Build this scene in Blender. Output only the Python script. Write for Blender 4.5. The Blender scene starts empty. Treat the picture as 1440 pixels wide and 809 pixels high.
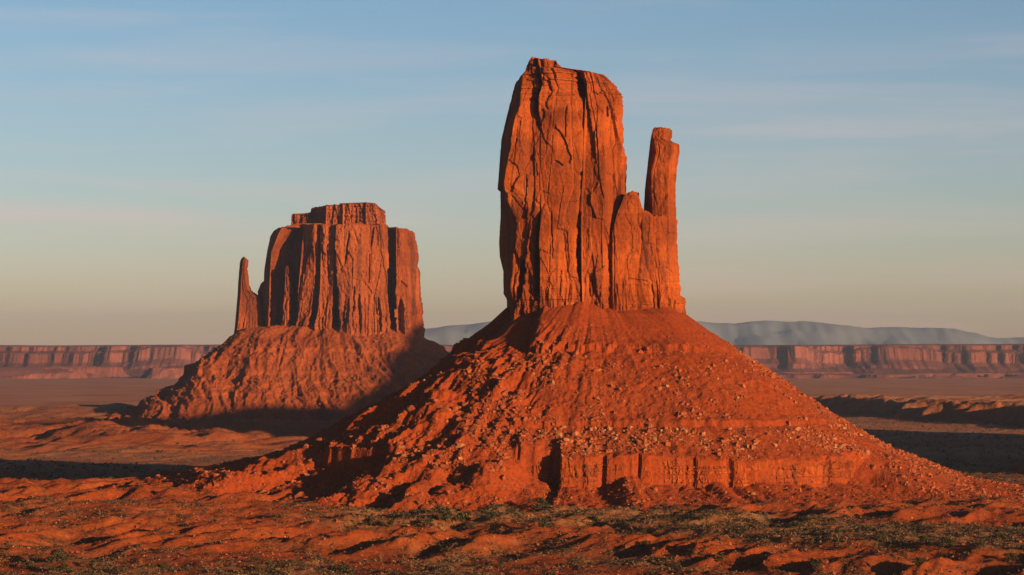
import bpy, math, random
import numpy as np
from math import radians, sin, cos, pi

# ------------------------------------------------------------------ camera, sky, sun, exposure
SC = bpy.context.scene
COL = SC.collection
CAM_H = 90.0                       # metres above the valley plain
F = 3316.0                         # focal length of the photograph in its own pixels (1440 wide)
HORIZON = 500.0                    # row of the horizon in the photograph

cam_data = bpy.data.cameras.new("camera")
cam = bpy.data.objects.new("camera", cam_data)
COL.objects.link(cam)
cam.location = (0, 0, CAM_H)
cam.rotation_euler = (pi / 2, 0, 0)
cam_data.sensor_width = 36.0
cam_data.lens = 36.0 * F / 1440.0
cam_data.shift_y = (HORIZON - 404.5) / 1440.0
cam_data.clip_start = 1.0
cam_data.clip_end = 200000.0
SC.camera = cam

SUN_AZ = radians(135.0)            # clockwise from +Y: the sun stands behind the camera, to the right
SUN_EL = radians(7.5)
SUN_DIR = np.array([sin(SUN_AZ) * cos(SUN_EL), cos(SUN_AZ) * cos(SUN_EL), sin(SUN_EL)])

world = bpy.data.worlds.new("World")
SC.world = world
world.use_nodes = True
wn, wl = world.node_tree.nodes, world.node_tree.links
wn.clear()
w_out = wn.new("ShaderNodeOutputWorld")
w_bg = wn.new("ShaderNodeBackground")
w_sky = wn.new("ShaderNodeTexSky")
w_sky.sky_type = 'NISHITA'
w_sky.sun_disc = False
w_sky.sun_elevation = SUN_EL
w_sky.sun_rotation = SUN_AZ
w_sky.altitude = 1600.0
w_sky.air_density = 1.0
w_sky.dust_density = 1.6
w_sky.ozone_density = 2.3
w_bg.inputs['Strength'].default_value = 0.05
# thin veils of cirrus, laid out by direction on the sky itself
w_tc = wn.new("ShaderNodeTexCoord")
w_map = wn.new("ShaderNodeMapping")
w_map.inputs['Scale'].default_value = (5.0, 5.0, 62.0)
w_map.inputs['Rotation'].default_value = (0.0, radians(0.5), 0.0)
w_no = wn.new("ShaderNodeTexNoise")
w_no.inputs['Scale'].default_value = 1.0
w_no.inputs['Detail'].default_value = 6.0
w_no.inputs['Roughness'].default_value = 0.52
w_no.inputs['Distortion'].default_value = 0.4
w_rmp = wn.new("ShaderNodeValToRGB")
w_rmp.color_ramp.elements[0].position = 0.47
w_rmp.color_ramp.elements[0].color = (0, 0, 0, 1)
w_rmp.color_ramp.elements[1].position = 0.74
w_rmp.color_ramp.elements[1].color = (0.27, 0.27, 0.27, 1)
w_mix = wn.new("ShaderNodeMixRGB")
w_mix.inputs['Color2'].default_value = (4.6, 4.2, 4.1, 1)
wl.new(w_tc.outputs['Generated'], w_map.inputs['Vector'])
wl.new(w_map.outputs['Vector'], w_no.inputs['Vector'])
wl.new(w_no.outputs['Fac'], w_rmp.inputs['Fac'])
w_dir = wn.new("ShaderNodeSeparateXYZ")
wl.new(w_tc.outputs['Generated'], w_dir.inputs['Vector'])


def w_math(op, a, b=None):
    m = wn.new("ShaderNodeMath")
    m.operation = op
    for k, v in enumerate((a, b)):
        if v is None:
            continue
        if isinstance(v, (int, float)):
            m.inputs[k].default_value = v
        else:
            wl.new(v, m.inputs[k])
    return m.outputs[0]


w_fac = w_rmp.outputs['Color']
for w_z, w_w, w_x0, w_x1, w_a in ((0.0585, 0.0065, -0.095, -0.17, 0.55), (0.097, 0.011, 0.02, 0.12, 0.42), (0.128, 0.006, 0.085, 0.11, 0.25)):   # cirrus veils: height, thickness, where they fade in and out
    w_d = w_math('DIVIDE', w_math('SUBTRACT', w_dir.outputs['Z'], w_z), w_w)
    w_g = w_math('EXPONENT', w_math('MULTIPLY', w_math('MULTIPLY', w_d, w_d), -1.0))
    w_mr = wn.new("ShaderNodeMapRange")
    w_mr.interpolation_type = 'SMOOTHSTEP'
    w_mr.inputs['From Min'].default_value = w_x0
    w_mr.inputs['From Max'].default_value = w_x1
    wl.new(w_dir.outputs['X'], w_mr.inputs['Value'])
    w_n2 = w_math('MULTIPLY', w_math('SUBTRACT', w_no.outputs['Fac'], 0.30), 2.0)
    w_fac = w_math('ADD', w_fac, w_math('MULTIPLY', w_math('MULTIPLY', w_g, w_mr.outputs['Result']), w_math('MULTIPLY', w_n2, w_a)))
wl.new(w_math('MAXIMUM', w_fac, 0.0), w_mix.inputs['Fac'])
wl.new(w_sky.outputs['Color'], w_mix.inputs['Color1'])
# upper sky darkened beyond the sky model, to weaken its fill in shadows
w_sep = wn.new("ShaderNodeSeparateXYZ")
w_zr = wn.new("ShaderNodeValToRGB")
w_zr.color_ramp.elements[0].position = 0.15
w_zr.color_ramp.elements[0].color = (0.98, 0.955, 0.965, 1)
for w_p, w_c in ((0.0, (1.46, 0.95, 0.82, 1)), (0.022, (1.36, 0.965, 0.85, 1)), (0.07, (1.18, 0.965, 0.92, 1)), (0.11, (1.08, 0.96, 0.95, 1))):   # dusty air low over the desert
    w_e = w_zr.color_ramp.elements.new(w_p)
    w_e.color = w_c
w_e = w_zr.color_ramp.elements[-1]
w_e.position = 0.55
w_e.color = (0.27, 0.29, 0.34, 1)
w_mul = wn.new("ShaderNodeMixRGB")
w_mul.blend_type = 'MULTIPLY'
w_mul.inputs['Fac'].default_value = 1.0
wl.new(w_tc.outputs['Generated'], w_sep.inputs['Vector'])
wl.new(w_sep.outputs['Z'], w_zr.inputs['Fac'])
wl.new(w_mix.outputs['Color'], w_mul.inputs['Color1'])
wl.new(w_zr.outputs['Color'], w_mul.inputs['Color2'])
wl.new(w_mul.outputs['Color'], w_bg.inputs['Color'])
wl.new(w_bg.outputs['Background'], w_out.inputs['Surface'])

sun_data = bpy.data.lights.new("sun", 'SUN')
sun_data.energy = 5.0
sun_data.angle = radians(0.53)
sun_data.color = (1.0, 0.58, 0.31)
sun = bpy.data.objects.new("sun", sun_data)
COL.objects.link(sun)
sun.location = (2000, -2000, 900)
from mathutils import Vector
sun.rotation_euler = Vector([float(c) for c in SUN_DIR]).to_track_quat('Z', 'Y').to_euler()

SC.view_settings.view_transform = 'Standard'
SC.view_settings.look = 'None'
SC.view_settings.gamma = 1.0
SC.view_settings.exposure = 1.5
SC.view_settings.use_curve_mapping = False
SC.cycles.max_bounces = 6
SC.cycles.volume_bounces = 0
SC.cycles.diffuse_bounces = 2

# ------------------------------------------------------------------ noise
RNG = np.random.RandomState(11)
PERM = RNG.permutation(256).astype(np.int32)
PERM = np.concatenate([PERM, PERM])
_ga = RNG.rand(256) * 2 * pi
GX, GY = np.cos(_ga).astype(np.float32), np.sin(_ga).astype(np.float32)
RV = RNG.rand(256).astype(np.float32)


def pn(x, y, seed=0):
    """2D gradient noise, about -0.7..0.7"""
    x = np.asarray(x, np.float32) + np.float32(seed * 17.31)
    y = np.asarray(y, np.float32) + np.float32(seed * 9.77)
    x, y = np.broadcast_arrays(x, y)
    fx, fy = np.floor(x), np.floor(y)
    ix, iy = fx.astype(np.int32) & 255, fy.astype(np.int32) & 255
    dx, dy = x - fx, y - fy
    u = dx * dx * dx * (dx * (dx * 6 - 15) + 10)
    v = dy * dy * dy * (dy * (dy * 6 - 15) + 10)
    a, b = PERM[ix], PERM[(ix + 1) & 255]
    h00, h01 = PERM[a + iy], PERM[a + ((iy + 1) & 255)]
    h10, h11 = PERM[b + iy], PERM[b + ((iy + 1) & 255)]
    n00 = GX[h00] * dx + GY[h00] * dy
    n10 = GX[h10] * (dx - 1) + GY[h10] * dy
    n01 = GX[h01] * dx + GY[h01] * (dy - 1)
    n11 = GX[h11] * (dx - 1) + GY[h11] * (dy - 1)
    return (n00 + (n10 - n00) * u) * (1 - v) + (n01 + (n11 - n01) * u) * v


def fbm(x, y, octaves=4, seed=0, gain=0.5, lac=2.03):
    t, a = 0, 1.0
    for k in range(octaves):
        t = t + a * pn(x * lac ** k, y * lac ** k, seed + k * 3)
        a *= gain
    return t


def ridged(x, y, octaves=3, seed=0, gain=0.5):
    """0..1, high on sharp crests"""
    t, a, s = 0, 1.0, 0.0
    for k in range(octaves):
        t = t + a * (1 - np.minimum(np.abs(pn(x * 2.1 ** k, y * 2.1 ** k, seed + k * 5)) * 2.2, 1))
        s += a
        a *= gain
    return t / s


def worley(x, y, seed=0):
    """distance to the nearest cell point, gap to the second, random value of the cell"""
    x = np.asarray(x, np.float32) + seed * 13.7
    y = np.asarray(y, np.float32) + seed * 5.3
    fx, fy = np.floor(x).astype(np.int32), np.floor(y).astype(np.int32)
    d1 = np.full(x.shape, 9.0, np.float32)
    d2 = np.full(x.shape, 9.0, np.float32)
    idv = np.zeros(x.shape, np.float32)
    rel = np.zeros(x.shape, np.float32)
    for ox in (-1, 0, 1):
        for oy in (-1, 0, 1):
            cx, cy = fx + ox, fy + oy
            h = PERM[PERM[cx & 255] + (cy & 255)]
            px = cx + RV[h]
            py = cy + RV[(h + 91) & 255]
            d = np.hypot(px - x, py - y)
            near = d < d1
            d2 = np.where(near, d1, np.minimum(d2, d))
            idv = np.where(near, RV[(h + 37) & 255], idv)
            rel = np.where(near, x - px, rel)
            d1 = np.where(near, d, d1)
    return d1, d2 - d1, idv, rel


def sstep(a, b, x):
    t = np.clip((x - a) / (b - a), 0, 1)
    return t * t * (3 - 2 * t)


def lerp(a, b, t):
    return a + (b - a) * t


# ------------------------------------------------------------------ object helpers
def link(name, mesh, mat=None, parent=None):
    o = bpy.data.objects.new(name, mesh)
    COL.objects.link(o)
    if mat:
        mesh.materials.append(mat)
    if parent is not None:
        o.parent = parent
        o.location = tuple(-c for c in parent.location)      # meshes are written in world metres
    return o


def make_mesh(name, verts, faces, smooth=False, attrs=None):
    """faces: one (n, k) integer array, or a list of such arrays"""
    me = bpy.data.meshes.new(name)
    verts = np.ascontiguousarray(verts, np.float32)
    fl = [f for f in (faces if isinstance(faces, list) else [faces]) if len(f)]
    idx = np.concatenate([f.ravel() for f in fl]).astype(np.int32)
    tot = np.concatenate([np.full(len(f), f.shape[1], np.int32) for f in fl])
    start = np.concatenate([[0], np.cumsum(tot)[:-1]]).astype(np.int32)
    me.vertices.add(len(verts))
    me.vertices.foreach_set('co', verts.ravel())
    me.loops.add(len(idx))
    me.loops.foreach_set('vertex_index', idx)
    me.polygons.add(len(tot))
    me.polygons.foreach_set('loop_start', start)
    me.polygons.foreach_set('loop_total', tot)
    me.polygons.foreach_set('use_smooth', np.full(len(tot), smooth, bool))
    for k, v in (attrs or {}).items():
        at = me.attributes.new(k, 'FLOAT', 'POINT')
        at.data.foreach_set('value', np.ascontiguousarray(v, np.float32).ravel())
    me.update(calc_edges=True)
    return me


def grid_faces(nr, nc, wrap=False):
    i = np.arange(nr * nc, dtype=np.int32).reshape(nr, nc)
    if wrap:
        j = np.concatenate([i, i[:, :1]], 1)
    else:
        j = i
    return np.stack([j[:-1, :-1], j[:-1, 1:], j[1:, 1:], j[1:, :-1]], -1).reshape(-1, 4)


def empty(name, loc, label, cat, group=None):
    o = bpy.data.objects.new(name, None)
    o.empty_display_size = 20
    COL.objects.link(o)
    o.location = loc
    tag(o, label, cat, group)
    return o


def tag(o, label=None, cat=None, group=None, kind=None):
    if label:
        o['label'] = label
    if cat:
        o['category'] = cat
    if group:
        o['group'] = group
    if kind:
        o['kind'] = kind


# ------------------------------------------------------------------ materials
ALB = 0.46                          # the sunset exposure is long, so the rock itself is fairly dark


def nodes_of(name):
    m = bpy.data.materials.new(name)
    m.use_nodes = True
    n, l = m.node_tree.nodes, m.node_tree.links
    b = n['Principled BSDF']
    b.inputs['Roughness'].default_value = 0.95
    b.inputs['Specular IOR Level'].default_value = 0.1
    return m, n, l, b


def pos_noise(n, l, scale, detail=4, rough=0.55, dist=0.0):
    g = n.new('ShaderNodeNewGeometry')
    mp = n.new('ShaderNodeMapping')
    mp.inputs['Scale'].default_value = scale
    t = n.new('ShaderNodeTexNoise')
    t.inputs['Scale'].default_value = 1.0
    t.inputs['Detail'].default_value = detail
    t.inputs['Roughness'].default_value = rough
    t.inputs['Distortion'].default_value = dist
    l.new(g.outputs['Position'], mp.inputs['Vector'])
    l.new(mp.outputs['Vector'], t.inputs['Vector'])
    return t.outputs['Fac']


def ramp(n, l, fac, stops):
    r = n.new('ShaderNodeValToRGB')
    e = r.color_ramp.elements
    while len(e) < len(stops):
        e.new(0.5)
    for k, (p, c) in enumerate(stops):
        e[k].position = p
        e[k].color = (*c, 1) if len(c) == 3 else c
    l.new(fac, r.inputs['Fac'])
    return r.outputs['Color']


def mix(n, l, fac, a, b, mode='MIX'):
    m = n.new('ShaderNodeMixRGB')
    m.blend_type = mode
    for s, v in (('Fac', fac), ('Color1', a), ('Color2', b)):
        if isinstance(v, (int, float)):
            m.inputs[s].default_value = v
        elif isinstance(v, tuple):
            m.inputs[s].default_value = (*v, 1)
        else:
            l.new(v, m.inputs[s])
    return m.outputs['Color']


def bump(n, l, bsdf, fac, dist, strength=1.0):
    b = n.new('ShaderNodeBump')
    b.inputs['Distance'].default_value = dist
    b.inputs['Strength'].default_value = strength
    l.new(fac, b.inputs['Height'])
    l.new(b.outputs['Normal'], bsdf.inputs['Normal'])


def cliff_material(name, s=1.0, base=(0.45, 0.100, 0.014), pale=(0.62, 0.175, 0.030), dark=(0.26, 0.056, 0.014),
                   varnish=(0.13, 0.045, 0.028), vfac=0.75):
    """red sandstone: blotches, bedding lines and dark desert-varnish streaks running down the face"""
    m, n, l, b = nodes_of(name)
    c = ramp(n, l, pos_noise(n, l, (0.035 / s, 0.035 / s, 0.018 / s), 5, 0.6),
             [(0.30, dark), (0.47, base), (0.60, base), (0.74, pale)])
    big = ramp(n, l, pos_noise(n, l, (0.022 / s, 0.022 / s, 0.030 / s), 4, 0.55, 0.6), [(0.40, (0.62, 0.58, 0.58)), (0.50, (0.95, 0.95, 0.95)), (0.62, (1.18, 1.22, 1.25))])
    c = mix(n, l, 0.8, c, big, 'MULTIPLY')
    beds = ramp(n, l, pos_noise(n, l, (0.008 / s, 0.008 / s, 0.55 / s), 4, 0.65), [(0.36, (0.62, 0.62, 0.62)), (0.52, (1, 1, 1))])
    c = mix(n, l, 0.32, c, beds, 'MULTIPLY')
    st = ramp(n, l, pos_noise(n, l, (0.13 / s, 0.13 / s, 0.016 / s), 5, 0.6, 0.4), [(0.53, (0, 0, 0)), (0.68, (vfac, vfac, vfac))])
    c = mix(n, l, st, c, varnish)
    sp = ramp(n, l, pos_noise(n, l, (0.7 / s, 0.7 / s, 0.7 / s), 3, 0.6), [(0.35, (0.78, 0.78, 0.78)), (0.62, (1.1, 1.1, 1.1))])
    c = mix(n, l, 0.7, c, sp, 'MULTIPLY')
    l.new(mix(n, l, 1.0, c, (ALB, ALB, ALB), 'MULTIPLY'), b.inputs['Base Color'])
    bump(n, l, b, pos_noise(n, l, (1.1 / s, 1.1 / s, 0.5 / s), 6, 0.65), 0.55 * s)
    return m


def talus_material(name, s=1.0, base=(0.38, 0.068, 0.010), pale=(0.50, 0.112, 0.022), dark=(0.24, 0.046, 0.012),
                   scrub=(0.21, 0.105, 0.042), scrub_amt=0.55):
    m, n, l, b = nodes_of(name)
    c = ramp(n, l, pos_noise(n, l, (0.05 / s, 0.05 / s, 0.05 / s), 5, 0.62), [(0.30, dark), (0.48, base), (0.62, base), (0.78, pale)])
    sp = ramp(n, l, pos_noise(n, l, (0.55 / s, 0.55 / s, 0.55 / s), 4, 0.65), [(0.36, (0.55, 0.55, 0.55)), (0.50, (1, 1, 1)), (0.68, (1.2, 1.2, 1.25))])
    c = mix(n, l, 0.8, c, sp, 'MULTIPLY')
    at = n.new('ShaderNodeAttribute')
    at.attribute_name = 'scrub'
    k = ramp(n, l, pos_noise(n, l, (0.32 / s, 0.32 / s, 0.32 / s), 4, 0.7), [(0.42, (0, 0, 0)), (0.56, (1, 1, 1))])
    mm = n.new('ShaderNodeMath')
    mm.operation = 'MULTIPLY'
    l.new(at.outputs['Fac'], mm.inputs[0])
    l.new(k, mm.inputs[1])
    m2 = n.new('ShaderNodeMath')
    m2.operation = 'MULTIPLY'
    l.new(mm.outputs[0], m2.inputs[0])
    m2.inputs[1].default_value = scrub_amt
    c = mix(n, l, m2.outputs[0], c, scrub)
    l.new(mix(n, l, 1.0, c, (ALB, ALB, ALB), 'MULTIPLY'), b.inputs['Base Color'])
    bump(n, l, b, pos_noise(n, l, (0.8 / s, 0.8 / s, 0.8 / s), 6, 0.7), 0.6 * s)
    return m


def plain_material(name):
    """desert floor: red sand, and olive-tan ground where sage and grass grow ('scrub' says where)"""
    m, n, l, b = nodes_of(name)
    c = ramp(n, l, pos_noise(n, l, (0.03, 0.03, 0.03), 5, 0.6), [(0.30, (0.29, 0.060, 0.014)), (0.52, (0.41, 0.086, 0.014)), (0.75, (0.47, 0.125, 0.028))])
    sp = ramp(n, l, pos_noise(n, l, (0.45, 0.45, 0.45), 4, 0.7), [(0.36, (0.62, 0.62, 0.62)), (0.52, (1, 1, 1)), (0.70, (1.15, 1.15, 1.15))])
    c = mix(n, l, 0.7, c, sp, 'MULTIPLY')
    g = ramp(n, l, pos_noise(n, l, (0.16, 0.16, 0.16), 5, 0.72),
             [(0.32, (0.13, 0.078, 0.034)), (0.45, (0.28, 0.155, 0.062)), (0.56, (0.42, 0.22, 0.09)), (0.70, (0.58, 0.33, 0.16))])
    at = n.new('ShaderNodeAttribute')
    at.attribute_name = 'scrub'
    c = mix(n, l, at.outputs['Fac'], c, g)
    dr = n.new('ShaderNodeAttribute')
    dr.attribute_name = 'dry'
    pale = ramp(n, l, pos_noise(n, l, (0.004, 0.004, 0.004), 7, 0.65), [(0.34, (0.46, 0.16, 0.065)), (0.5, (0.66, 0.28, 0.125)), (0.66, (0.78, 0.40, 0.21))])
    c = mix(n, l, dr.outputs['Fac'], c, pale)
    l.new(mix(n, l, 1.0, c, (ALB, ALB, ALB), 'MULTIPLY'), b.inputs['Base Color'])
    bump(n, l, b, pos_noise(n, l, (0.2, 0.2, 0.2), 7, 0.72), 2.2)
    return m


def plain_colour(name, lo, hi, scale, rough=0.9):
    m, n, l, b = nodes_of(name)
    c = ramp(n, l, pos_noise(n, l, (scale,) * 3, 4, 0.6), [(0.35, lo), (0.65, hi)])
    l.new(mix(n, l, 1.0, c, (ALB, ALB, ALB), 'MULTIPLY'), b.inputs['Base Color'])
    b.inputs['Roughness'].default_value = rough
    return m


M_CLIFF = cliff_material('red_sandstone', 1.0)
M_CLIFF2 = cliff_material('red_sandstone_far', 1.9, base=(0.40, 0.100, 0.022), pale=(0.52, 0.15, 0.036))
M_TALUS = talus_material('talus_debris', 1.0)
M_TALUS2 = talus_material('talus_debris_far', 2.0, base=(0.38, 0.092, 0.020), scrub_amt=0.35)
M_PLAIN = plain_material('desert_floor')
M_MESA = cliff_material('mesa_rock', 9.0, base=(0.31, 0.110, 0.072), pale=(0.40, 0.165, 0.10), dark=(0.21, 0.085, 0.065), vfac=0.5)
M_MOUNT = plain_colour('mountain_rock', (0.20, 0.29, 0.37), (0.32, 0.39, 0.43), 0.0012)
M_ROCK = [plain_colour('boulder_red', (0.26, 0.065, 0.025), (0.44, 0.12, 0.04), 0.5),
          plain_colour('boulder_orange', (0.32, 0.082, 0.026), (0.48, 0.14, 0.045), 0.5),
          plain_colour('boulder_pale', (0.40, 0.15, 0.06), (0.60, 0.29, 0.13), 0.5)]
M_LEAF = plain_colour('juniper_foliage', (0.045, 0.050, 0.020), (0.095, 0.088, 0.034), 0.8)
M_SAGE = plain_colour('sage_foliage', (0.060, 0.044, 0.024), (0.16, 0.110, 0.058), 0.25)
M_BARK = plain_colour('juniper_bark', (0.09, 0.05, 0.03), (0.16, 0.09, 0.05), 3.0)

# ------------------------------------------------------------------ ground
D1, D2 = 1420.0, 3300.0
C1X, C2X = (835 - 720) / F * D1, (461 - 720) / F * D2
K1, K2 = D1 / F, D2 / F


def row_z(row, dist):
    return CAM_H - (row - HORIZON) / F * dist


def ground_z(X, Y):
    """valley floor and its badlands; also returns how much scrub grows there"""
    Yb = Y + np.interp(X, [40, 130, 240, 400], [0, 95, 170, 230]) * (1 - sstep(1330, 1500, Y)) * sstep(850, 960, Y)     # the apron reaches nearer on the right
    base = np.interp(Yb, [0, 900, 970, 1040, 1090, 1125, 1235, 1300, 1420, 1650, 2000], [0, 0, 0, 1.5, 4, 8.0, 11.5, 11.5, 10, 4, 0])
    wob = fbm(X / 160, Y / 160, 3, 2)
    # near badlands: ribs that run down towards the left front
    a = (-X - Y) / 1.4142
    t = (X - Y) / 1.4142
    warp = 14 * fbm(a / 70, t / 70, 2, 5)
    rib = ridged((t + warp) / 34, a / 95, 3, 7, 0.45)
    band = 1.25 * np.exp(-((Yb - 1072 - 16 * wob) / 32) ** 2) + 0.9 * sstep(1240, 1262, Yb + 26 * wob) * (1 - sstep(1400, 1500, Y))
    left = 1 - sstep(-60, 60, X + 1.2 * (Y - 1260))
    amp = 9.0 * band + 5.0 * left * (1 - sstep(1500, 1600, Y)) * sstep(1080, 1130, Y) + 1.2
    near = 1 - sstep(1700, 1900, Y)
    z = base + near * (amp * (rib - 0.45) + 1.0 * wob + 0.95 * fbm(X / 9, Y / 9, 4, 31) + 1.7 * fbm(X / 30, Y / 42, 3, 37))
    # ledges at the front edge of the scrub bench and in the foreground
    e1 = Yb - (1122 + 14 * wob + 9 * fbm(X / 40, Y / 90, 3, 12))
    z = z + near * 1.6 * sstep(-2, 2, e1) * (1 - sstep(5, 60, e1))
    # mounds on the plain in front of the far butte
    bm = np.exp(-(((X + 400) / 330) ** 2 + ((Y - 2560) / 420) ** 2)) + 0.45 * np.exp(-((Y - 2900) / 500.0) ** 2) * (1 - sstep(-700, -450, X) * 0.3) * (1 - sstep(-100, 150, X))
    rib2 = ridged((t + 30 * wob) / 75, a / 210, 3, 17, 0.45)
    z = z + bm * (24 * (rib2 - 0.4) + 8 * wob + 4 * (ridged((t + 12 * wob) / 30, a / 80, 2, 18) - 0.5))
    global LAST_BM
    scarp_n = (X - 513.0) * 655 / 671.5 + (Y - 3700.0) * 148 / 671.5
    z = z + np.exp(-(scarp_n / 80) ** 2) * (Y > 2200) * (X > 300) * (5.0 * fbm(X / 22, Y / 40, 4, 47))
    LAST_BM = np.clip(1.5 * bm, 0, 1)
    LAST_BM = np.maximum(LAST_BM, 0.7 * np.exp(-(scarp_n / 110) ** 2) * (Y > 2200) * (X > 300))
    # a swell left of the far butte
    z = z + 21 * np.exp(-((Y - 3330 - 80 * wob) / 190) ** 2) * (1 - sstep(-560, -470, X + 40 * wob)) * (0.85 + 0.35 * wob)
    # the dark scarp on the right and the broken bench above it
    sx, sy = 513.0, 3700.0
    tx, ty = 148 / 671.5, -655 / 671.5
    along = (X - sx) * tx + (Y - sy) * ty
    nrm = -(X - sx) * ty + (Y - sy) * tx                       # positive behind the scarp (to the right)
    spur = 70 * (ridged(along / 150, nrm / 500, 3, 23) - 0.5) + 14 * fbm(along / 36, nrm / 60, 2, 29)
    up = sstep(-14, 22, nrm + spur) * sstep(-330, -120, along) * (1 - sstep(3000, 6500, Y - 2200))
    z = z + 22 * up + up * 9 * (ridged(t / 90, a / 170, 3, 41) - 0.5) * (1 - sstep(4500, 6000, Y))
    # gentle swells far out
    far = sstep(1700, 2600, Y)
    z = z + far * 2.6 * fbm(X / 260, Y / 420, 3, 43) * (1 - sstep(9000, 15000, Y))
    z = z - 2.5 * sstep(1900, 2100, Y) * sstep(60, 200, X) * np.exp(-((Y - 2420) / 60) ** 2)
    # scrub
    bench = sstep(1116, 1128, Yb + 14 * wob) * (1 - sstep(1228, 1250, Yb + 26 * wob)) * sstep(-115, -60, X + 30 * wob)
    fore = (1 - sstep(1015, 1045, Yb + 30 * wob)) * 0.75
    veg = sstep(-0.15, 0.25, fbm(X / 55, Y / 80, 4, 51))
    s = np.maximum(bench * (0.65 + 0.35 * veg), fore * veg)
    s = np.maximum(s, 0.25 * veg * near * (1 - 0.8 * sstep(1235, 1260, Yb)))
    s = np.maximum(s, far * (0.35 + 0.45 * veg) * (1 - np.clip(bm, 0, 1) * 0.8))
    s = np.maximum(s, sstep(1380, 1600, Y) * (1 - far) * (0.3 + 0.5 * veg))
    return z, np.clip(s, 0, 1) * (1 - 0.75 * sstep(0.55, 0.75, rib) * band * near)


tans = np.concatenate([np.linspace(-2.2, -0.34, 20), np.linspace(-0.32, -0.245, 30)[:-1], np.linspace(-0.245, 0.245, 780),
                       np.linspace(0.245, 0.32, 30)[1:], np.linspace(0.34, 2.2, 20)])
rows = np.concatenate([np.linspace(60, 840, 14), np.arange(850, 1480, 1.45), np.arange(1480, 2300, 3.2), np.arange(2300, 4000, 6.5),
                       np.geomspace(4000, 90000, 150)])
TT, YY = np.meshgrid(tans, rows)
XX = TT * YY
ZZ, SS = ground_z(XX, YY)
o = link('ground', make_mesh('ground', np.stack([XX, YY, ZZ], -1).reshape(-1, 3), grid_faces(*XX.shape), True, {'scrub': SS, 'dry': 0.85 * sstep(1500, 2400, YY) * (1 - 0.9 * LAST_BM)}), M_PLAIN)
tag(o, 'red desert valley floor with low eroded ribs and scrub', None, None, 'structure')


# ------------------------------------------------------------------ rock towers
def curve(v, rows_):
    """a control value: a number or [(row, value), ...]"""
    if isinstance(v, (int, float)):
        return np.full(len(rows_), float(v))
    return np.interp(rows_, [p[0] for p in v], [p[1] for p in v])


def shift(v, dv):
    return v + dv if isinstance(v, (int, float)) else [(r, x + dv) for r, x in v]


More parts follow.
